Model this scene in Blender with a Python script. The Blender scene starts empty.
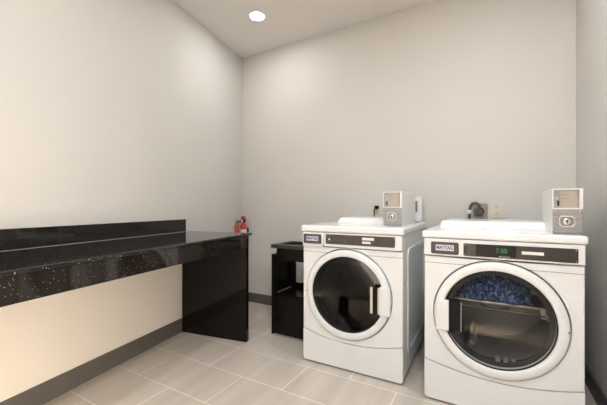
import bpy, bmesh, math, random
from mathutils import Vector, Matrix
random.seed(7)
scene = bpy.context.scene
COL = scene.collection
PI = math.pi

# ------------------------------------------------------------------ materials
def mat(name, color, rough=0.5, metal=0.0, spec=0.5, coat=0.0, emit=None, emit_s=0.0):
    m = bpy.data.materials.new(name); m.use_nodes = True
    b = m.node_tree.nodes['Principled BSDF']
    b.inputs['Base Color'].default_value = (*color, 1)
    b.inputs['Roughness'].default_value = rough
    b.inputs['Metallic'].default_value = metal
    b.inputs['Specular IOR Level'].default_value = spec
    b.inputs['Coat Weight'].default_value = coat
    b.inputs['Coat Roughness'].default_value = 0.05
    if emit:
        b.inputs['Emission Color'].default_value = (*emit, 1)
        b.inputs['Emission Strength'].default_value = emit_s
    return m

def nodes(m):
    return m.node_tree.nodes, m.node_tree.links, m.node_tree.nodes['Principled BSDF']

def noise_tint(m, c1, c2, scale, detail=3, stretch=(1, 1, 1), bump=0.0, bump_scale=None):
    n, l, b = nodes(m)
    tc = n.new('ShaderNodeTexCoord'); mp = n.new('ShaderNodeMapping')
    mp.inputs['Scale'].default_value = stretch
    l.new(tc.outputs['Object'], mp.inputs['Vector'])
    t = n.new('ShaderNodeTexNoise'); t.inputs['Scale'].default_value = scale; t.inputs['Detail'].default_value = detail
    l.new(mp.outputs[0], t.inputs['Vector'])
    r = n.new('ShaderNodeValToRGB')
    r.color_ramp.elements[0].position = 0.35; r.color_ramp.elements[0].color = (*c1, 1)
    r.color_ramp.elements[1].position = 0.65; r.color_ramp.elements[1].color = (*c2, 1)
    l.new(t.outputs['Fac'], r.inputs['Fac']); l.new(r.outputs['Color'], b.inputs['Base Color'])
    if bump:
        t2 = n.new('ShaderNodeTexNoise'); t2.inputs['Scale'].default_value = bump_scale or scale * 10
        l.new(mp.outputs[0], t2.inputs['Vector'])
        bp = n.new('ShaderNodeBump'); bp.inputs['Strength'].default_value = bump; bp.inputs['Distance'].default_value = 0.002
        l.new(t2.outputs['Fac'], bp.inputs['Height']); l.new(bp.outputs['Normal'], b.inputs['Normal'])
    return m

WALL = noise_tint(mat('wall_paint', (.6, .55, .48), .75, spec=.25), (.60, .588, .562), (.615, .603, .577), 1.5, bump=.12, bump_scale=180)
CEIL = noise_tint(mat('ceiling_paint', (.5, .47, .42), .85, spec=.2), (.72, .70, .675), (.73, .71, .685), 1.2, bump=.1, bump_scale=160)
BASE = noise_tint(mat('grey_vinyl_base', (.1, .1, .095), .45), (.082, .080, .075), (.090, .088, .083), 8)
ENAMEL = noise_tint(mat('white_enamel', (.8, .79, .77), .28, spec=.5), (.745, .765, .78), (.755, .775, .79), 2)
LIDWHITE = noise_tint(mat('white_gloss_lid', (.8, .79, .77), .16, spec=.5), (.78, .795, .805), (.79, .805, .815), 2)
SEAM = mat('dark_joint', (.05, .05, .05), .7)
PANELGREY = noise_tint(mat('charcoal_console', (.06, .05, .045), .4), (.058, .05, .046), (.066, .058, .052), 40)
PANELDARK = noise_tint(mat('dark_console', (.03, .03, .03), .35), (.020, .020, .0195), (.025, .025, .0245), 40)
DISPLAY = mat('display_black', (.006, .006, .007), .12)
LED = mat('green_led', (.03, .20, .06), .4, emit=(.25, 1, .4), emit_s=.03)
LEDDIM = mat('dim_green_led', (.05, .09, .04), .4)
BADGE = mat('badge_silver', (.62, .62, .72), .3, metal=.1)
INK = mat('badge_navy', (.06, .06, .14), .4)
STICK = noise_tint(mat('white_sticker', (.75, .74, .72), .5), (.72, .71, .69), (.78, .77, .75), 60)
CHROME = noise_tint(mat('chrome', (.75, .74, .72), .18, metal=1), (.72, .71, .69), (.78, .77, .75), 5)
BLACKP = noise_tint(mat('black_plastic', (.012, .012, .012), .45, spec=.1), (.010, .010, .010), (.014, .014, .014), 30)
DRUM = noise_tint(mat('drum_steel', (.42, .41, .40), .45, metal=.6), (.40, .41, .42), (.46, .47, .48), 6)
BOXWHITE = noise_tint(mat('coin_box_enamel', (.7, .68, .65), .4), (.76, .755, .74), (.78, .775, .76), 4)
SILVER = noise_tint(mat('brushed_silver', (.52, .52, .53), .38, metal=.75), (.33, .33, .34), (.41, .41, .42), 12, stretch=(1, 1, 14))
BEIGEPL = noise_tint(mat('beige_panel', (.55, .47, .38), .35), (.41, .365, .315), (.45, .40, .345), 10)
BEIGE = noise_tint(mat('beige_plastic', (.62, .55, .43), .4), (.64, .59, .50), (.67, .62, .53), 15)
STEELPLATE = noise_tint(mat('brown_steel_plate', (.30, .25, .22), .4, metal=.4), (.28, .235, .205), (.33, .275, .24), 25)
RUBBER = noise_tint(mat('grey_rubber', (.05, .048, .046), .5), (.075, .071, .067), (.09, .085, .08), 30)
RED = noise_tint(mat('red_paint', (.60, .04, .03), .3), (.58, .038, .03), (.63, .045, .034), 10)
TAG = noise_tint(mat('white_tag', (.72, .70, .66), .5), (.70, .68, .64), (.74, .72, .68), 20)
GREYM = noise_tint(mat('grey_nozzle', (.25, .25, .25), .4), (.23, .23, .23), (.27, .27, .27), 30)
STANDBLK = noise_tint(mat('black_laminate', (.010, .0095, .009), .25, spec=.15), (.005, .0045, .004), (.008, .007, .006), 14)
STANDTOP = noise_tint(mat('black_top_laminate', (.03, .028, .026), .3), (.027, .025, .023), (.034, .031, .029), 14)
LAMPTRIM = mat('lamp_trim', (.8, .78, .74), .4)
LAMPGLOW = mat('lamp_glow', (1, 1, 1), .5, emit=(1, .94, .84), emit_s=25)
LINT = mat('lint_grille', (.70, .68, .65), .3, metal=.5)
BARBROWN = noise_tint(mat('reflected_bar_brown', (.10, .085, .075), .35, metal=.3), (.09, .078, .07), (.12, .10, .09), 20)
BARPALE = mat('pale_bar_metal', (.55, .50, .44), .3, metal=.4)

# speckled granite
def granite(name, base, fleck, fleck_amt, rough, spec=.5):
    m = mat(name, base, rough, spec=spec)
    n, l, b = nodes(m)
    tc = n.new('ShaderNodeTexCoord')
    v = n.new('ShaderNodeTexVoronoi'); v.inputs['Scale'].default_value = 175
    l.new(tc.outputs['Object'], v.inputs['Vector'])
    rr = n.new('ShaderNodeSeparateColor'); l.new(v.outputs['Color'], rr.inputs[0])
    pick = n.new('ShaderNodeMath'); pick.operation = 'GREATER_THAN'; pick.inputs[1].default_value = 1 - fleck_amt
    l.new(rr.outputs[0], pick.inputs[0])
    near = n.new('ShaderNodeMath'); near.operation = 'LESS_THAN'; near.inputs[1].default_value = .32
    l.new(v.outputs['Distance'], near.inputs[0])
    mul = n.new('ShaderNodeMath'); mul.operation = 'MULTIPLY'
    l.new(pick.outputs[0], mul.inputs[0]); l.new(near.outputs[0], mul.inputs[1])
    t = n.new('ShaderNodeTexNoise'); t.inputs['Scale'].default_value = 220; t.inputs['Detail'].default_value = 3
    l.new(tc.outputs['Object'], t.inputs['Vector'])
    r = n.new('ShaderNodeValToRGB')
    r.color_ramp.elements[0].position = .4; r.color_ramp.elements[0].color = (*[c * .75 for c in base], 1)
    r.color_ramp.elements[1].position = .7; r.color_ramp.elements[1].color = (*[c * 1.5 for c in base], 1)
    l.new(t.outputs['Fac'], r.inputs['Fac'])
    mx = n.new('ShaderNodeMix'); mx.data_type = 'RGBA'
    l.new(mul.outputs[0], mx.inputs['Factor']); l.new(r.outputs['Color'], mx.inputs['A'])
    mx.inputs['B'].default_value = (*fleck, 1)
    l.new(mx.outputs['Result'], b.inputs['Base Color'])
    return m
GRANITE = granite('speckled_black_granite', (.013, .0105, .0095), (.34, .30, .26), .06, .06)
GRANITEPANEL = granite('polished_black_granite', (.004, .0035, .003), (.02, .018, .016), .02, .06, .25)

# floor tiles
def tiles():
    m = mat('beige_porcelain_tile', (.4, .35, .3), .34, spec=.5)
    n, l, b = nodes(m)
    tc = n.new('ShaderNodeTexCoord'); mp = n.new('ShaderNodeMapping')
    mp.inputs['Location'].default_value = (1.67, -1.2745, 0)
    l.new(tc.outputs['Object'], mp.inputs['Vector'])
    br = n.new('ShaderNodeTexBrick')
    br.offset = .5; br.offset_frequency = 2; br.squash = 1
    br.inputs['Scale'].default_value = 1
    br.inputs['Brick Width'].default_value = .6; br.inputs['Row Height'].default_value = .3155
    br.inputs['Mortar Size'].default_value = .0038; br.inputs['Mortar Smooth'].default_value = .1
    br.inputs['Bias'].default_value = 0
    br.inputs['Color1'].default_value = (.55, .50, .445, 1); br.inputs['Color2'].default_value = (.585, .532, .474, 1)
    br.inputs['Mortar'].default_value = (.78, .72, .65, 1)
    l.new(mp.outputs[0], br.inputs['Vector'])
    mp2 = n.new('ShaderNodeMapping'); mp2.inputs['Scale'].default_value = (7, .6, 1)
    l.new(tc.outputs['Object'], mp2.inputs['Vector'])
    t = n.new('ShaderNodeTexNoise'); t.inputs['Scale'].default_value = 1.6; t.inputs['Detail'].default_value = 4
    l.new(mp2.outputs[0], t.inputs['Vector'])
    rg = n.new('ShaderNodeMapRange'); rg.inputs['From Min'].default_value = .3; rg.inputs['From Max'].default_value = .7
    rg.inputs['To Min'].default_value = .90; rg.inputs['To Max'].default_value = 1.08
    l.new(t.outputs['Fac'], rg.inputs['Value'])
    mx = n.new('ShaderNodeMix'); mx.data_type = 'RGBA'; mx.blend_type = 'MULTIPLY'; mx.inputs['Factor'].default_value = 1
    l.new(br.outputs['Color'], mx.inputs['A']); l.new(rg.outputs[0], mx.inputs['B'])
    l.new(mx.outputs['Result'], b.inputs['Base Color'])
    bp = n.new('ShaderNodeBump'); bp.inputs['Strength'].default_value = .25; bp.inputs['Distance'].default_value = .002; bp.invert = True
    l.new(br.outputs['Fac'], bp.inputs['Height']); l.new(bp.outputs['Normal'], b.inputs['Normal'])
    return m
TILE = tiles()

def tinted_glass(name, tint, rough=.03, k=1.0):
    m = bpy.data.materials.new(name); m.use_nodes = True
    n = m.node_tree.nodes; l = m.node_tree.links
    n.remove(n['Principled BSDF'])
    tr = n.new('ShaderNodeBsdfTransparent'); tr.inputs['Color'].default_value = (*tint, 1)
    gl = n.new('ShaderNodeBsdfGlossy'); gl.inputs['Roughness'].default_value = rough
    gl.inputs['Color'].default_value = (k, k, k, 1)
    fr = n.new('ShaderNodeFresnel'); fr.inputs['IOR'].default_value = 1.5
    mx = n.new('ShaderNodeMixShader')
    l.new(fr.outputs[0], mx.inputs[0]); l.new(tr.outputs[0], mx.inputs[1]); l.new(gl.outputs[0], mx.inputs[2])
    l.new(mx.outputs[0], n['Material Output'].inputs['Surface'])
    return m
GLASSDARK = tinted_glass('smoked_glass', (.13, .125, .12), k=.40)
GLASSLITE = tinted_glass('tinted_glass', (.70, .70, .70), k=.45)

# blue speckle painted as carpet reflected in the dryer glass
def reflection_blue():
    m = mat('blue_carpet_reflection', (.06, .09, .18), .9)
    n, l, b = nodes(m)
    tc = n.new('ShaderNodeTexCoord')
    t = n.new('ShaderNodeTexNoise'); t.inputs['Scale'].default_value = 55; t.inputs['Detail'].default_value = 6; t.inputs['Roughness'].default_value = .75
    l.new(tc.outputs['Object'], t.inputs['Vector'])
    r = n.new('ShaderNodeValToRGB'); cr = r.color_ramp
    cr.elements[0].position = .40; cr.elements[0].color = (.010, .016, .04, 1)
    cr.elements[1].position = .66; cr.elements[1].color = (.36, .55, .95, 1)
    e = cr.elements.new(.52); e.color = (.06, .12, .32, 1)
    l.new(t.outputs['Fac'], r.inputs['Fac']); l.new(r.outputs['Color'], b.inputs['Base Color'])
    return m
REFLBLUE = reflection_blue()

# ------------------------------------------------------------------ mesh helpers
def link(name, bm, m, parent=None, smooth=False, bevel=0, seg=2, angle=40):
    me = bpy.data.meshes.new(name)
    bmesh.ops.recalc_face_normals(bm, faces=bm.faces[:])
    bm.to_mesh(me); bm.free()
    me.materials.append(m)
    o = bpy.data.objects.new(name, me); COL.objects.link(o)
    if parent: o.parent = parent
    if smooth:
        for p in me.polygons: p.use_smooth = True
    if bevel:
        md = o.modifiers.new('bevel', 'BEVEL'); md.width = bevel; md.segments = seg
        md.limit_method = 'ANGLE'; md.angle_limit = math.radians(angle)
        md.harden_normals = False
    return o

def box(bm, x0, x1, y0, y1, z0, z1):
    r = bmesh.ops.create_cube(bm, size=1)
    for v in r['verts']:
        v.co = Vector(((x0 + x1) / 2 + v.co.x * (x1 - x0), (y0 + y1) / 2 + v.co.y * (y1 - y0), (z0 + z1) / 2 + v.co.z * (z1 - z0)))
    return r['verts']

def bx(name, m, parent, x0, x1, y0, y1, z0, z1, bevel=0, seg=2):
    bm = bmesh.new(); box(bm, x0, x1, y0, y1, z0, z1)
    return link(name, bm, m, parent, bevel=bevel, seg=seg)

def lathe_bm(bm, prof, center, axis='y', n=64, closed=False):
    """prof: list of (r, h); axis y: h runs along +y ; axis z: along +z"""
    rings = []
    for (r, h) in prof:
        ring = []
        if r < 1e-6:
            p = (0, h, 0) if axis == 'y' else (0, 0, h)
            ring = [bm.verts.new(Vector(p) + Vector(center))]
        else:
            for i in range(n):
                a = 2 * PI * i / n
                p = (r * math.cos(a), h, r * math.sin(a)) if axis == 'y' else (r * math.cos(a), r * math.sin(a), h)
                ring.append(bm.verts.new(Vector(p) + Vector(center)))
        rings.append(ring)
    pairs = list(zip(rings, rings[1:]))
    if closed: pairs.append((rings[-1], rings[0]))
    for A, B in pairs:
        for i in range(n):
            j = (i + 1) % n
            if len(A) == 1 and len(B) == 1: continue
            if len(A) == 1: bm.faces.new((A[0], B[i], B[j]))
            elif len(B) == 1: bm.faces.new((A[i], A[j], B[0]))
            else: bm.faces.new((A[i], A[j], B[j], B[i]))

def lathe(name, m, parent, prof, center, axis='y', n=64, closed=False, smooth=True, auto=True):
    bm = bmesh.new(); lathe_bm(bm, prof, center, axis, n, closed)
    o = link(name, bm, m, parent, smooth=smooth)
    if smooth and auto: sharp(o)
    return o

def sharp(o, deg=35):
    bm = bmesh.new(); bm.from_mesh(o.data)
    for e in bm.edges:
        if len(e.link_faces) == 2 and e.calc_face_angle(0) > math.radians(deg): e.smooth = False
    bm.to_mesh(o.data); bm.free()

def prism(name, m, parent, outline, y0, y1, holes=(), bevel=0, seg=2, axis='y'):
    """outline: list of (x, z) polygon extruded from y0 to y1; holes: list of polygons. axis 'x': outline is (y, z), extruded in x"""
    bm = bmesh.new()
    def P(a, b, h): return (a, h, b) if axis == 'y' else ((h, a, b) if axis == 'x' else (a, b, h))
    edges = []
    for loop in [outline] + list(holes):
        vs = [bm.verts.new(P(a, b, y0)) for a, b in loop]
        edges += [bm.edges.new((vs[i], vs[(i + 1) % len(vs)])) for i in range(len(vs))]
    bmesh.ops.triangle_fill(bm, edges=edges, use_beauty=True)
    g = bmesh.ops.extrude_face_region(bm, geom=bm.faces[:])
    d = Vector(P(0, 0, y1 - y0))
    for v in g['geom']:
        if isinstance(v, bmesh.types.BMVert): v.co += d
    return link(name, bm, m, parent, bevel=bevel, seg=seg)

def rrect(x0, x1, z0, z1, r, n=5):
    pts = []
    for cx, cz, a0 in ((x1 - r, z1 - r, 0), (x0 + r, z1 - r, PI / 2), (x0 + r, z0 + r, PI), (x1 - r, z0 + r, 1.5 * PI)):
        for i in range(n + 1):
            a = a0 + PI / 2 * i / n
            pts.append((cx + r * math.cos(a), cz + r * math.sin(a)))
    return pts

def circ(cx, cz, r, n=64):
    return [(cx + r * math.cos(2 * PI * i / n), cz + r * math.sin(2 * PI * i / n)) for i in range(n)]

def tube(name, m, parent, pts, r, n=10, sub=6):
    """smooth tube through points (Catmull-Rom)"""
    P = [Vector(p) for p in pts]
    Q = []
    if len(P) == 2: Q = P
    else:
        E_ = [P[0] * 2 - P[1]] + P + [P[-1] * 2 - P[-2]]
        for i in range(1, len(E_) - 2):
            a, b, c, d = E_[i - 1:i + 3]
            for k in range(sub):
                t = k / sub
                Q.append(.5 * ((2 * b) + (c - a) * t + (2 * a - 5 * b + 4 * c - d) * t * t + (3 * b - a - 3 * c + d) * t ** 3))
        Q.append(P[-1])
    bm = bmesh.new(); rings = []
    up = Vector((0.13, 0.31, 1)).normalized()
    for i, q in enumerate(Q):
        t = (Q[min(i + 1, len(Q) - 1)] - Q[max(i - 1, 0)]).normalized()
        u = t.cross(up).normalized(); w = u.cross(t).normalized(); up = w
        rings.append([bm.verts.new(q + r * (math.cos(2 * PI * k / n) * u + math.sin(2 * PI * k / n) * w)) for k in range(n)])
    for A, B in zip(rings, rings[1:]):
        for k in range(n): bm.faces.new((A[k], A[(k + 1) % n], B[(k + 1) % n], B[k]))
    bm.faces.new(rings[0]); bm.faces.new(rings[-1])
    o = link(name, bm, m, parent, smooth=True); sharp(o, 60)
    return o

def text(name, body, m, parent, loc, size, rot=(PI / 2, 0, 0), depth=.0006, width=None, bold=0.0):
    cu = bpy.data.curves.new(name, 'FONT'); cu.body = body; cu.size = size
    cu.align_x = 'CENTER'; cu.align_y = 'CENTER'; cu.extrude = depth; cu.offset = bold
    tmp = bpy.data.objects.new('tmp_text', cu); COL.objects.link(tmp)
    dg = bpy.context.evaluated_depsgraph_get()
    me = bpy.data.meshes.new_from_object(tmp.evaluated_get(dg))
    COL.objects.unlink(tmp); bpy.data.objects.remove(tmp); bpy.data.curves.remove(cu)
    me.name = name; me.materials.clear(); me.materials.append(m)
    if width:
        xs = [v.co.x for v in me.vertices]; w = max(xs) - min(xs); c = (max(xs) + min(xs)) / 2
        for v in me.vertices: v.co.x = (v.co.x - c) * width / w
    o = bpy.data.objects.new(name, me); COL.objects.link(o)
    o.location = loc; o.rotation_euler = rot
    if parent: o.parent = parent
    return o

def thing(name, label, cat, loc=(0, 0, 0), rz=0, group=None):
    o = bpy.data.objects.new(name, None); COL.objects.link(o)
    o.empty_display_size = .1
    o.location = loc; o.rotation_euler = (0, 0, rz)
    o['label'] = label; o['category'] = cat
    if group: o['group'] = group
    return o

def struct(o):
    o['kind'] = 'structure'; return o

# ------------------------------------------------------------------ the room
SK = math.radians(9.94)                      # the left wall is skewed against the back wall
LN = Vector((math.cos(SK), math.sin(SK), 0)); LD = Vector((-math.sin(SK), math.cos(SK), 0))
CL = -1.9645
YB, XR, YF, H = 2.896, .522, -2.3, 2.82
def L(n, d, z=0): return LN * (CL + n) + LD * d + Vector((0, 0, z))
def wall_x(y): return (CL - LN.y * y) / LN.x
xbl, xfl = wall_x(YB), wall_x(YF)

def slab(name, m, poly, z0, z1):
    return struct(prism(name, m, None, poly, z0, z1, axis='z'))
T = .1
foot = [(xfl, YF), (XR, YF), (XR, YB), (xbl, YB)]
slab('floor', TILE, [(xfl - T, YF - T), (XR + T + 1.4, YF - T), (XR + T + 1.4, YB + T), (xbl - T, YB + T)], -.1, 0)
slab('ceiling', CEIL, [(xfl - T, YF - T), (XR + T + 1.4, YF - T), (XR + T + 1.4, YB + T), (xbl - T, YB + T)], H, H + .1)
slab('wall_back', WALL, [(xbl - T * 1.2, YB), (XR + T, YB), (XR + T, YB + T), (xbl - T * 1.2, YB + T)], 0, H)
slab('wall_left', WALL, [(xfl, YF), (xbl, YB), (xbl - T, YB), (xfl - T, YF)], 0, H)
slab('wall_front', WALL, [(xfl - T, YF - T), (XR + T, YF - T), (XR + T, YF), (xfl - T, YF)], 0, H)
DY0, DY1, DH = -1.55, -.35, 2.15               # doorway added in the right wall, out of view, to let fill light in
struct(prism('wall_right', WALL, None, [(YF, 0), (DY0, 0), (DY0, DH), (DY1, DH), (DY1, 0), (YB, 0), (YB, H), (YF, H)], XR, XR + T, axis='x'))
slab('wall_hall', WALL, [(XR + 1.4, YF), (XR + 1.5, YF), (XR + 1.5, YB), (XR + 1.4, YB)], 0, H)
BH = .105; BT = .011
slab('baseboard_back', BASE, [(xbl, YB - BT), (XR, YB - BT), (XR, YB), (xbl, YB)], 0, BH)
slab('baseboard_right', BASE, [(XR - BT, DY1), (XR, DY1), (XR, YB - BT), (XR - BT, YB - BT)], 0, BH)
a, b, c, d = L(0, -2.0), L(BT, -2.0), L(BT, 3.285), L(0, 3.287)
slab('baseboard_left', BASE, [(p.x, p.y) for p in (a, b, c, d)], 0, BH + .011)

# ------------------------------------------------------------------ granite folding counter
Z1 = .868
ct = thing('folding_counter', 'long black speckled granite folding counter along the left wall', 'counter', L(0, 0), SK)
bx('countertop', GRANITE, ct, .001, .634, -.7, 2.392, Z1 - .018, Z1, bevel=.006, seg=3)
prism('caulk_bead', GREYM, ct, [(.0195, Z1), (.0225, Z1), (.0195, Z1 + .0025)], -.7, 2.309)
bx('backsplash', GRANITE, ct, .001, .020, -.7, 2.309, Z1, .977, bevel=.002)
bx('apron', GRANITE, ct, .606, .624, -.7, 2.266, .747, Z1 - .018, bevel=.0015)
bx('end_panel', GRANITEPANEL, ct, .013, .648, 2.266, 2.306, 0, Z1 - .018, bevel=.002)
bx('support_panel', GRANITEPANEL, ct, .013, .60, -.7, -.66, 0, Z1 - .018, bevel=.002)

# ------------------------------------------------------------------ black open stand between counter and washer
SX0, SX1, SY0, SY1 = 0, .40, 0, .31
st = thing('laundry_stand', 'black open-fronted stand with inner shelf, between the counter and the left machine', 'stand', (-1.62, 2.255, 0))
bx('side_panel', STANDBLK, st, 0, .018, 0, .31, 0, .682, bevel=.002)
bx('side_panel', STANDBLK, st, .382, .40, 0, .31, 0, .682, bevel=.002)
bx('front_panel', STANDBLK, st, .018, .382, .004, .02, .012, .335, bevel=.001)
bx('base_board', STANDBLK, st, .018, .382, .02, .306, .03, .05)
prism('back_panel', STANDBLK, st, [(.018, .05), (.382, .05), (.382, .68), (.018, .68)], .292, .308,
      holes=[[(.062, .385), (.34, .385), (.34, .585), (.062, .585)]])
sh = bx('shelf', STANDBLK, st, .022, .378, .03, .29, .325, .343)
bx('shelf_edge', BARPALE, sh, .0185, .024, .06, .285, .338, .347)
for k in range(4):
    bx('shelf_peg', STANDBLK, sh, .075 + k * .07, .087 + k * .07, .26, .275, .343, .40)
# upper collar, inset from the corners, and the open top frame
prism('collar', STANDBLK, st, [(.050, .006), (.394, .006), (.394, .30), (.050, .30)], .68, .735,
      holes=[[(.068, .024), (.376, .024), (.376, .282), (.068, .282)]], axis='z')
prism('top_frame', STANDTOP, st, [(-.004, -.004), (.404, -.004), (.404, .314), (-.004, .314)], .735, .766,
      holes=[[(.05, .05), (.36, .05), (.36, .272), (.05, .272)]], axis='z', bevel=.002)
bx('front_rail', STANDBLK, st, .018, .382, .004, .02, .635, .682)

# ------------------------------------------------------------------ washing machine / dryer
def machine(name, label, cat, loc, rz, kind):
    washer = kind == 'washer'
    r = thing(name, label, cat, loc, rz)
    W, D = (.345 if washer else .351), .845
    LZ0, LZ1 = .914, .958 if washer else .953
    CZ, RH, RO, RG = (.508, .300, .294, .249) if washer else (.505, .304, .298, .252)          # door centre height, hole, ring, glass radii
    DX = -.018 if washer else 0.0
    # cabinet shell, open at the front
    bm = bmesh.new(); box(bm, -W, W, .03, D, .03, LZ0)
    bmesh.ops.delete(bm, geom=[f for f in bm.faces if f.calc_center_median().y < .031], context='FACES')
    cab = link('cabinet', bm, ENAMEL, r)
    md = cab.modifiers.new('solid', 'SOLIDIFY'); md.thickness = .008; md.offset = -1
    bmv = cab.modifiers.new('bevel', 'BEVEL'); bmv.width = .006; bmv.segments = 2; bmv.limit_method = 'ANGLE'; bmv.angle_limit = math.radians(60)
    # embossed field on the sides
    for s in (-1, 1):
        o = prism('side_emboss', ENAMEL, r, rrect(.13, .76, .13, .82, .07), s * (W - .001), s * (W + .007),
                  holes=[rrect(.165, .725, .165, .785, .05)], axis='x', bevel=.003)
    # front: upper panel with round hole and smile-shaped lower edge, and kick panel under it
    n = 24
    sag, zc = .050, .183
    def arc(x): return zc + sag * (x / W) ** 2
    arcpts = [(-W + 2 * W * i / n, arc(-W + 2 * W * i / n)) for i in range(n + 1)]
    outline = arcpts + [(W, .815), (-W, .815)]
    prism('front_panel', ENAMEL, r, outline, 0, .03, holes=[circ(DX, CZ, RH, 72)], bevel=.006, seg=3)
    g = .003
    low = [(x, z - g) for x, z in arcpts]
    rr = .018
    bot = []
    for i in range(6):
        a = PI / 2 * i / 5
        bot.append((W - rr + rr * math.cos(a), .012 + rr - rr * math.sin(a)))
    botl = [(-x, z) for x, z in reversed(bot)]
    prism('kick_panel', ENAMEL, r, low + bot + botl, 0, .03, bevel=.007, seg=3)
    bx('front_backing', GREYM, r, -W + .012, W - .012, .0305, .034, .06, .24)
    for sx in (-1, 1):
        for yy in (.09, D - .08):
            lathe('foot', BLACKP, r, [(0, 0), (.022, 0), (.022, .012), (.012, .014), (.012, .03), (0, .03)], (sx * (W - .06), yy, 0), 'z', 20)
    bx('toe_base', SEAM, r, -W + .025, W - .025, .04, D - .03, .014, .03)
    # fine joint line across the front
    for s in (-1, 1):
        x0 = DX + s * math.sqrt(max(.0, RH ** 2 - (.776 - CZ) ** 2))
        bx('seam', SEAM, r, min(s * W, x0), max(s * W, x0), -.0006, .002, .7745, .7765)
    # console strip
    cx0 = -.178 if washer else -W
    bx('console', ENAMEL, r, cx0, W, -.012, .03, .818, LZ0 - .003, bevel=.005, seg=3)
    bx('console_gap', SEAM, r, -W + .006, W - .006, .001, .03, .813, .818)
    if washer:
        dr = bx('detergent_drawer', ENAMEL, r, -W, -.181, -.012, .03, .826, LZ0 - .003, bevel=.005, seg=3)
        bx('drawer_lip', ENAMEL, dr, -W + .004, -.186, -.021, .004, .815, .8245, bevel=.0035)
        host = dr
        lx0, lx1, lz0, lz1 = -.335, -.196, .833, .898
    else:
        host = r
        lx0, lx1, lz0, lz1 = -.314, -.173, .828, .894
    # badge
    bp = prism('badge_panel', PANELGREY, host, rrect(lx0, lx1, lz0, lz1, .009), -.0145, -.0118, bevel=.0008)
    lc, lzc = (lx0 + lx1) / 2, (lz0 + lz1) / 2
    if washer:
        pl = bx('badge', BADGE, bp, lc - .046, lc + .046, -.0160, -.0146, lzc - .014, lzc + .018, bevel=.0006)
        text('badge_lettering', 'MAYTAG', INK, bp, (lc, -.0164, lzc + .002), .026, width=.082, bold=.0008)
    else:
        pl = bx('badge', BADGE, bp, lc - .046, lc + .046, -.0160, -.0146, lzc - .014, lzc + .018, bevel=.0006)
        text('badge_lettering', 'MAYTAG', INK, bp, (lc, -.0164, lzc + .002), .026, width=.082, bold=.0008)
    # control panel
    px0, px1, pz0, pz1 = (-.163, .302, .837, .902) if washer else (-.151, .325, .827, .893)
    cp = prism('control_panel', PANELGREY if washer else PANELDARK, r, rrect(px0, px1, pz0, pz1, .006), -.0145, -.0118, bevel=.0008)
    pm = (pz0 + pz1) / 2
    for sx in (px0 + .008, px1 - .008):
        for sz in (pz0 + .008, pz1 - .008):
            lathe('screw', CHROME, cp, [(.0028, 0), (.0024, -.0012), (0, -.0016)], (sx, -.0145, sz), 'y', 10)
    if washer:
        prism('power_mark', STICK, cp, [(px0 + .018, pm - .006), (px0 + .034, pm - .006), (px0 + .026, pm + .010)], -.0152, -.0146)
        bx('display', LEDDIM, cp, -.05, -.012, -.0150, -.0146, pm - .018, pm + .006)
        bx('instruction_sticker', STICK, cp, .094, .172, -.0152, -.0146, pm + .004, pm + .021)
        bx('instruction_sticker', STICK, cp, .094, .150, -.0152, -.0146, pm - .018, pm - .004)
        prism('start_button', LEDDIM, cp, circ(.162, pm - .011, .008, 16), -.0160, -.0146)
    else:
        bx('display', DISPLAY, cp, -.091, .084, -.0152, -.0146, pz0 + .003, pz1 - .003)
        bx('touch_field', PANELGREY, cp, px0 + .016, -.093, -.0150, -.0146, pz0 + .004, pz1 - .004)
        text('display_digits', '7.00', LED, cp, (.022, -.0155, pm + .003), .034, width=.046, depth=.0003)
        bx('coin_lamp', GREYM, cp, .012, .06, -.0156, -.0150, pz0 + .005, pz0 + .009)
        bx('instruction_sticker', STICK, cp, .108, .196, -.0152, -.0146, pm - .007, pm + .008)
    # lid with rounded rear hump
    bx('lid', LIDWHITE, r, -W - .011, W + .011, -.016, D, LZ0, LZ1, bevel=.011, seg=4)
    hx0, hx1 = (-W + .105, .155) if washer else (-W + .030, .262)
    hy0, hy1 = .33, D - .04
    hz = LZ1 + .045
    bm = bmesh.new()
    vs = box(bm, hx0, hx1, hy0, hy1, LZ1 - .004, hz)
    for v in bm.verts:
        if v.co.z > LZ1 and v.co.y < hy0 + .01: v.co.y += .04
        if v.co.z > LZ1 and v.co.x < hx0 + .01: v.co.x += .012
    link('lid_hump', bm, LIDWHITE, r, bevel=.02, seg=5, angle=30)
    # door
    lathe('door_gasket', SEAM, r, [(.225, .028), (.3015, .028), (.3015, .030), (.225, .030)], (DX, 0, CZ), 'y', 72, closed=True, smooth=False)
    ring = [(RO, .026), (RO, -.008), (RO - .003, -.014), (RO - .008, -.0175), (RG + .008, -.0185), (RG + .003, -.016), (RG, -.004), (RG - .004, .024)]
    door = lathe('door', ENAMEL, r, ring, (DX, 0, CZ), 'y', 96, closed=True)
    # seat ridge inside the white ring
    lathe('door_bead', BLACKP, door, [(RG + .001, -.006), (RG - .003, -.005), (RG - .005, .0), (RG - .003, .006)], (DX, 0, CZ), 'y', 96, closed=True)
    gd = .055 if washer else .035
    prof = [((RG - .004) * (1 - i / 12), .002 + gd * (1 - (1 - i / 12) ** 2)) for i in range(13)]
    lathe('door_glass', GLASSDARK if washer else GLASSLITE, door, prof, (DX, 0, CZ), 'y', 96, auto=False)
    s = 1 if washer else -1
    if washer: hz0, hz1, a0, a1, a2 = .413, .588, .150, .208, .285
    else: hz0, hz1, a0, a1, a2 = .413, .577, .163, .222, .297
    def sx(u, v): return (min(s * u, s * v), max(s * u, s * v))
    # pull: white plate on the ring, dark finger pocket with chrome edges
    hd = bx('door_handle', ENAMEL, door, *sx(a1, a2 - .012), -.027, .0, hz0, hz1, bevel=.003)
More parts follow.
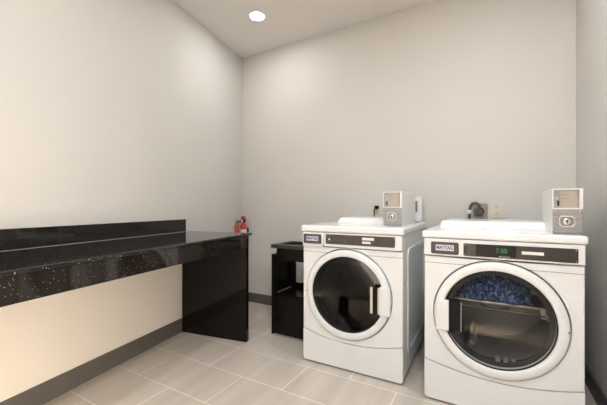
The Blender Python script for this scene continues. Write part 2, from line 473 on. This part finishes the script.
    bx('handle_pocket', BLACKP, hd, *sx(a0, a1), -.012, .012, hz0 + .002, hz1 - .006, bevel=.002)
    if washer:
        bx('handle_trim', CHROME, hd, *sx(a1 - .013, a1 - .002), -.022, .0, hz0 + .004, hz1 - .006, bevel=.002)
        bx('handle_trim', CHROME, hd, *sx(a0 - .004, a0 + .014), -.018, .0, hz0 + .002, hz1 - .004, bevel=.002)
    else:
        bx('handle_trim', GREYM, hd, *sx(a0 - .003, a0 + .002), -.016, .0, hz0 + .004, hz1 - .004, bevel=.001)
    lathe('hinge_pin', BLACKP, door, [(.004, -.022), (.004, .0), (0, -.022)], (DX - s * (RO - .008), 0, CZ - .002), 'y', 10)
    lathe('door_boot', BLACKP, r, [(RG + .012, .0345), (RG - .002, .045), (RG - .006, .10), (RG + .012, .10)], (DX, 0, CZ), 'y', 72)
    # drum
    dd = .60
    if washer:
        prof = [(.262, .034), (.255, .06), (.285, .10), (.285, dd - .03), (.27, dd), (.12, dd), (.10, dd - .02), (.05, dd - .02), (0, dd - .03)]
    else:
        prof = [(.262, .034), (.255, .06), (.30, .10), (.30, dd - .03), (.28, dd), (.12, dd), (.10, dd - .02), (.05, dd - .02), (0, dd - .03)]
    dm = lathe('drum', DRUM, r, prof, (DX, 0, CZ), 'y', 64)
    for k in range(3):
        a = PI / 2 + k * 2 * PI / 3 + (.5 if washer else 1.05)
        o = bx('drum_paddle', DRUM, dm, -.02, .02, .16, dd - .06, -.292, -.225, bevel=.012, seg=3)
        o.location = (DX, 0, CZ); o.rotation_euler = (0, a, 0)
    # coin box on the lid
    bx0, bx1, by0, by1 = (.160, .289, .235, .70) if washer else (.244, .365, .105, .46)
    bz0, bz1 = LZ1 - .001, LZ1 + (.234 if washer else .226)
    cb = bx('coin_box', BOXWHITE, r, bx0, bx1, by0 + .012, by1, bz0, bz1, bevel=.003)
    zm = bz0 + .125
    fr = prism('coin_face', BOXWHITE, cb, [(bx0, zm), (bx1, zm), (bx1, bz1), (bx0, bz1)], by0, by0 + .013,
               holes=[[(bx0 + .006, zm + .005), (bx1 - .014, zm + .005), (bx1 - .014, bz1 - .007), (bx0 + .006, bz1 - .007)]], bevel=.001)
    bx('coin_slide', SILVER, cb, bx0 + .007, bx0 + .034, by0 + .006, by0 + .0125, zm + .006, bz1 - .008)
    bx('price_plate', BEIGEPL, cb, bx0 + .034, bx1 - .022, by0 + .008, by0 + .0125, zm + .006, bz1 - .008)
    bx('side_trim', GREYM, cb, bx1 - .022, bx1 - .0145, by0 + .005, by0 + .0125, zm + .006, bz1 - .008)
    bx('coin_slot', BLACKP, cb, bx0 + .021, bx0 + .029, by0 + .0045, by0 + .0065, zm + .016, zm + .042)
    lathe('slide_knob', CHROME, cb, [(.007, .0), (.007, -.006), (.005, -.008), (0, -.008)], (bx0 + .020, by0 + .006, zm + .054), 'y', 16)
    bx('card_line', GREYM, cb, bx0 + .040, bx0 + .070, by0 + .0074, by0 + .0085, bz1 - .030, bz1 - .027)
    bx('card_line', GREYM, cb, bx0 + .040, bx0 + .062, by0 + .0074, by0 + .0085, bz1 - .052, bz1 - .049)
    vp = bx('vault_plate', SILVER, cb, bx0 + .002, bx1 - .002, by0 - .002, by0 + .0125, bz0 + .004, zm - .001, bevel=.0015)
    vx, vz = (bx0 + bx1) / 2 + .0, (bz0 + zm) / 2
    prism('lock_ring', CHROME, vp, rrect(vx - .036, vx + .030, vz - .028, vz + .030, .018), by0 - .010, by0 - .0015,
          holes=[rrect(vx - .028, vx + .022, vz - .020, vz + .022, .013)], bevel=.002)
    bx('lock_recess', GREYM, vp, vx - .028, vx + .022, by0 - .004, by0 - .0018, vz - .020, vz + .022)
    lathe('lock_core', CHROME, vp, [(.016, -.003), (.016, -.010), (.013, -.012), (.006, -.012), (.006, -.009), (0, -.009)], (vx - .003, by0, vz + .001), 'y', 24)
    bx('lock_keyway', BLACKP, vp, vx - .0055, vx - .001, by0 - .0128, by0 - .009, vz - .010, vz + .009)
    for qx in (bx0 + .012, bx1 - .012):
        for qz in (bz0 + .014, zm - .012):
            lathe('screw', CHROME, vp, [(.004, 0), (.0035, -.002), (0, -.0025)], (qx, by0 - .002, qz), 'y', 10)
    return r, DX, CZ, LZ1

wa, wdx, wcz, wlz = machine('washing_machine', 'white coin-operated front-load washer with dark round door, nearer the counter', 'washing machine', (-.800, 1.985, 0), math.radians(0.6), 'washer')
dy, ddx, dcz, dlz = machine('clothes_dryer', 'white coin-operated dryer with see-through round door beside right wall', 'dryer', (.030, 1.932, 0), 0, 'dryer')

# upright slotted bracket at the rear corner of the washer lid
bk = prism('rear_bracket', LIDWHITE, wa, rrect(.262, .322, wlz - .004, 1.172, .006), .812, .832,
           holes=[rrect(.271, .289, wlz + .085, 1.135, .004)], bevel=.003)
bx('bracket_slot', GREYM, bk, .271, .289, .824, .830, wlz + .085, 1.135)
lathe('bracket_boss', LIDWHITE, bk, [(.026, .0), (.026, -.018), (.018, -.026), (0, -.027)], (.294, .813, wlz + .03), 'y', 24)

# lint grille and latch in the dryer's door opening
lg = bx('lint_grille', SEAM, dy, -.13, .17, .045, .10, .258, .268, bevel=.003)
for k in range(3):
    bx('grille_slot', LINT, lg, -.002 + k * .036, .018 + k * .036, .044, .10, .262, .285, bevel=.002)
# bars in the drum, standing in for a table edge reflected in the glass
rk = bx('reflection_bar', BARBROWN, dy, -.215, .215, .12, .40, .556, .566, bevel=.003)
tube('reflection_rod', BARPALE, rk, [(-.225, .112, .562), (.205, .112, .562)], .007)
tube('reflection_rod', BARBROWN, rk, [(-.23, .105, .528), (.215, .105, .528)], .009)
bx('reflection_end', BARPALE, rk, .195, .222, .098, .13, .512, .57, bevel=.006)

# blue sheet above the bars, shaped as the carpet reflection in the glass
def reflection_sheet():
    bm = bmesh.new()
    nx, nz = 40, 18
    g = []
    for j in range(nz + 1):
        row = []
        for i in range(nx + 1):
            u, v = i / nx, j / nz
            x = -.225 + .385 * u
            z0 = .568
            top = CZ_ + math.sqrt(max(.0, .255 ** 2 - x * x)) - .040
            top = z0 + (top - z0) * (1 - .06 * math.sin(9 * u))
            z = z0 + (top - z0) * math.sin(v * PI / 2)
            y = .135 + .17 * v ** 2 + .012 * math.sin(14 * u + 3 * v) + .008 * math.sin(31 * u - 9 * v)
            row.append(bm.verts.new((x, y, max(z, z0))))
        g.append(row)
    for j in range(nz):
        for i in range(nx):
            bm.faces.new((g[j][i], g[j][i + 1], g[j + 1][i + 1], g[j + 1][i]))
    o = link('reflection_sheet', bm, REFLBLUE, None, smooth=True)
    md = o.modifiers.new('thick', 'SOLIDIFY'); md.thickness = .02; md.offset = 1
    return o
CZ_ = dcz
tw = reflection_sheet()
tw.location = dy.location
tw['label'] = 'blue speckled sheet standing in for a reflection in the round dryer glass'; tw['category'] = 'reflection_sheet'

# ------------------------------------------------------------------ outlets and cords on the back wall
def plate(name, label, cat, x, z, w, h, m):
    r = thing(name, label, cat, (x, YB, z))
    prism('cover_plate', m, r, rrect(-w / 2, w / 2, -h / 2, h / 2, .006), -.006, 0, bevel=.002)
    return r
def duplex(r, dz, m):
    o = prism('socket', m, r, rrect(-.017, .017, dz - .014, dz + .014, .008), -.0085, -.006, bevel=.0008)
    for sx in (-.0065, .0065):
        bx('socket_slot', BLACKP, o, sx - .0012, sx + .0012, -.0089, -.0084, dz - .003, dz + .007)
    prism('socket_slot', BLACKP, o, circ(0, dz - .008, .0022, 10), -.0089, -.0084)
o1 = plate('wall_outlet', 'beige wall outlet with a black plug, behind the left machine', 'outlet', -.885, 1.055, .08, .118, BEIGE)
duplex(o1, .028, BEIGE); duplex(o1, -.028, BEIGE)
o2 = plate('dryer_outlet', 'brown metal outlet plate with heavy grey round plug, on the back wall', 'outlet', -.064, 1.052, .104, .122, STEELPLATE)
lathe('socket', BLACKP, o2, [(.028, -.005), (.028, -.009), (0, -.009)], (0, 0, 0), 'y', 28)
for q in ((-.04, -.048), (.04, -.048), (-.04, .048), (.04, .048)):
    lathe('screw', CHROME, o2, [(.004, -.006), (.003, -.008), (0, -.008)], (q[0], 0, q[1]), 'y', 10)
o3 = plate('wall_outlet', 'cream duplex wall outlet, empty, right of the brown metal outlet plate', 'outlet', .048, 1.063, .092, .128, BEIGE)
duplex(o3, .026, BEIGE); duplex(o3, -.026, BEIGE)

c1 = thing('power_cord', 'black power plug and cord in beige outlet behind left machine', 'cord', (-.885, YB, 1.055))
bx('plug', BLACKP, c1, -.022, .014, -.042, -.0092, .012, .042, bevel=.005)
tube('cord', BLACKP, c1, [(-.012, -.034, .02), (-.022, -.040, .0), (-.024, -.036, -.05), (-.022, -.032, -.12), (-.02, -.03, -.3), (-.03, -.03, -.6)], .0045)
c2 = thing('power_cord', 'thick grey looping dryer cord plugged into the brown metal outlet', 'cord', (-.064, YB, 1.052))
lathe('plug', RUBBER, c2, [(.0, -.0095), (.030, -.0095), (.031, -.035), (.025, -.05), (0, -.052)], (-.008, 0, -.006), 'y', 28)
tube('cord', RUBBER, c2, [(-.004, -.044, .014), (-.006, -.052, .044), (-.024, -.056, .062), (-.05, -.055, .06), (-.066, -.05, .034), (-.072, -.045, -.01), (-.072, -.042, -.08), (-.07, -.04, -.2), (-.06, -.04, -.5)], .011)
bx('cord_tag', TAG, c2, -.086, -.060, -.058, -.032, -.02, .012, bevel=.004)

# ------------------------------------------------------------------ fire extinguisher in the corner
fx, fy = -2.416, 2.822
fe = thing('fire_extinguisher', 'small red fire extinguisher in the corner behind the counter end', 'fire extinguisher', (fx, fy, .60))
lathe('cylinder', RED, fe, [(0, 0), (.034, 0), (.038, .006), (.038, .262), (.034, .28), (.016, .295), (.014, .305), (0, .305)], (0, 0, 0), 'z', 32)
lathe('label_band', TAG, fe, [(.0385, .14), (.0388, .14), (.0388, .232), (.0385, .232)], (0, 0, 0), 'z', 32, closed=True)
lathe('valve', BLACKP, fe, [(.013, .303), (.020, .306), (.020, .328), (.012, .332), (0, .332)], (0, 0, 0), 'z', 20)
lathe('gauge', TAG, fe, [(.013, -.022), (.013, -.030), (.010, -.032), (0, -.032)], (.0, .004, .322), 'y', 20)
bx('lever', BLACKP, fe, -.010, .034, -.012, .012, .330, .342, bevel=.003)
prism('handle', RED, fe, [(-.030, .342), (.020, .342), (.024, .36), (.006, .382), (-.022, .378), (-.032, .36)], -.013, .013, bevel=.005)
tube('hose', BLACKP, fe, [(-.012, -.004, .318), (-.035, -.03, .322), (-.034, -.062, .312), (-.030, -.075, .29)], .007)
lathe('horn', RED, fe, [(.0, .13), (.020, .13), (.020, .27), (.016, .287), (0, .287)], (-.032, -.078, 0), 'z', 20)
lathe('nozzle', GREYM, fe, [(.0, .287), (.008, .287), (.006, .33), (.004, .355), (0, .355)], (-.034, -.079, 0), 'z', 14)
bx('wall_bracket', BLACKP, fe, -.015, .015, .036, YB - fy, .10, .24)

# ------------------------------------------------------------------ ceiling lamps
def downlight(x, y, label):
    r = thing('ceiling_light', label, 'ceiling light', (x, y, H), 0, 'round recessed ceiling lights')
    lathe('trim_ring', LAMPTRIM, r, [(.064, .0), (.064, -.004), (.076, -.005), (.082, 0)], (0, 0, 0), 'z', 48)
    lathe('diffuser', LAMPGLOW, r, [(.0, -.0025), (.065, -.0025), (.065, 0), (0, 0)], (0, 0, 0), 'z', 48)
    return r
downlight(-1.83, 2.325, 'round glowing recessed ceiling light near the back left corner')

def lamp(name, kind, loc, energy, color, size=.14, rot=(0, 0, 0), **kw):
    d = bpy.data.lights.new(name, kind); d.energy = energy; d.color = color
    if kind == 'AREA':
        d.shape = kw.get('shape', 'DISK'); d.size = size
        if 'size_y' in kw: d.size_y = kw['size_y']
        d.spread = kw.get('spread', PI)
    o = bpy.data.objects.new(name, d); COL.objects.link(o)
    o.location = loc; o.rotation_euler = rot
    return o
WARM = (1, .78, .57)
WHITE = (.96, .985, 1.0)
lamp('downlight_corner', 'AREA', (-1.83, 2.325, H - .012), 2.6, WHITE, .13)
lamp('downlight_machines', 'AREA', (.08, 1.75, H - .012), 5.5, WHITE, .16)
lamp('downlight_counter', 'AREA', (-.8, .75, H - .012), 5.5, WHITE, .16)
lamp('downlight_middle', 'AREA', (.12, .25, H - .012), 14, WHITE, .16)
lamp('downlight_rear', 'AREA', (-.5, -1.3, H - .012), 19, WHITE, .16)
lamp('doorway_fill', 'AREA', (XR + .06, (DY0 + DY1) / 2, 1.05), 6, WHITE, 1.9, (0, PI / 2, 0), shape='RECTANGLE', size_y=1.1, spread=2.6)  # fill lamp added in the unseen doorway to brighten the left wall
lamp('low_warm_fill', 'AREA', (XR + .04, (DY0 + DY1) / 2, .42), 62, WARM, .6, (0, PI / 2 - .52, -.05), shape='RECTANGLE', size_y=1.0, spread=2.1)  # added low warm fill for the wall under the counter, no real fitting

w = bpy.data.worlds.new('World'); scene.world = w; w.use_nodes = True
w.node_tree.nodes['Background'].inputs['Color'].default_value = (1, .93, .84, 1)
w.node_tree.nodes['Background'].inputs['Strength'].default_value = .05

# ------------------------------------------------------------------ camera
cam = bpy.data.cameras.new('camera'); co = bpy.data.objects.new('camera', cam); COL.objects.link(co)
cam.sensor_width = 36; cam.sensor_fit = 'HORIZONTAL'
cam.lens = 36 * 322.1 / 607
cam.shift_y = (206.4 - 202.5) / 607
co.location = (0, 0, 1.09)
co.rotation_euler = (PI / 2, 0, math.radians(30.01))
scene.camera = co
scene.cycles.use_denoising = True
scene.cycles.max_bounces = 10
scene.cycles.transparent_max_bounces = 12
vs = scene.view_settings
scene.display_settings.display_device = 'sRGB'
vs.view_transform = 'Standard'; vs.look = 'None'; vs.exposure = 0.83; vs.gamma = 1.0; vs.use_curve_mapping = False
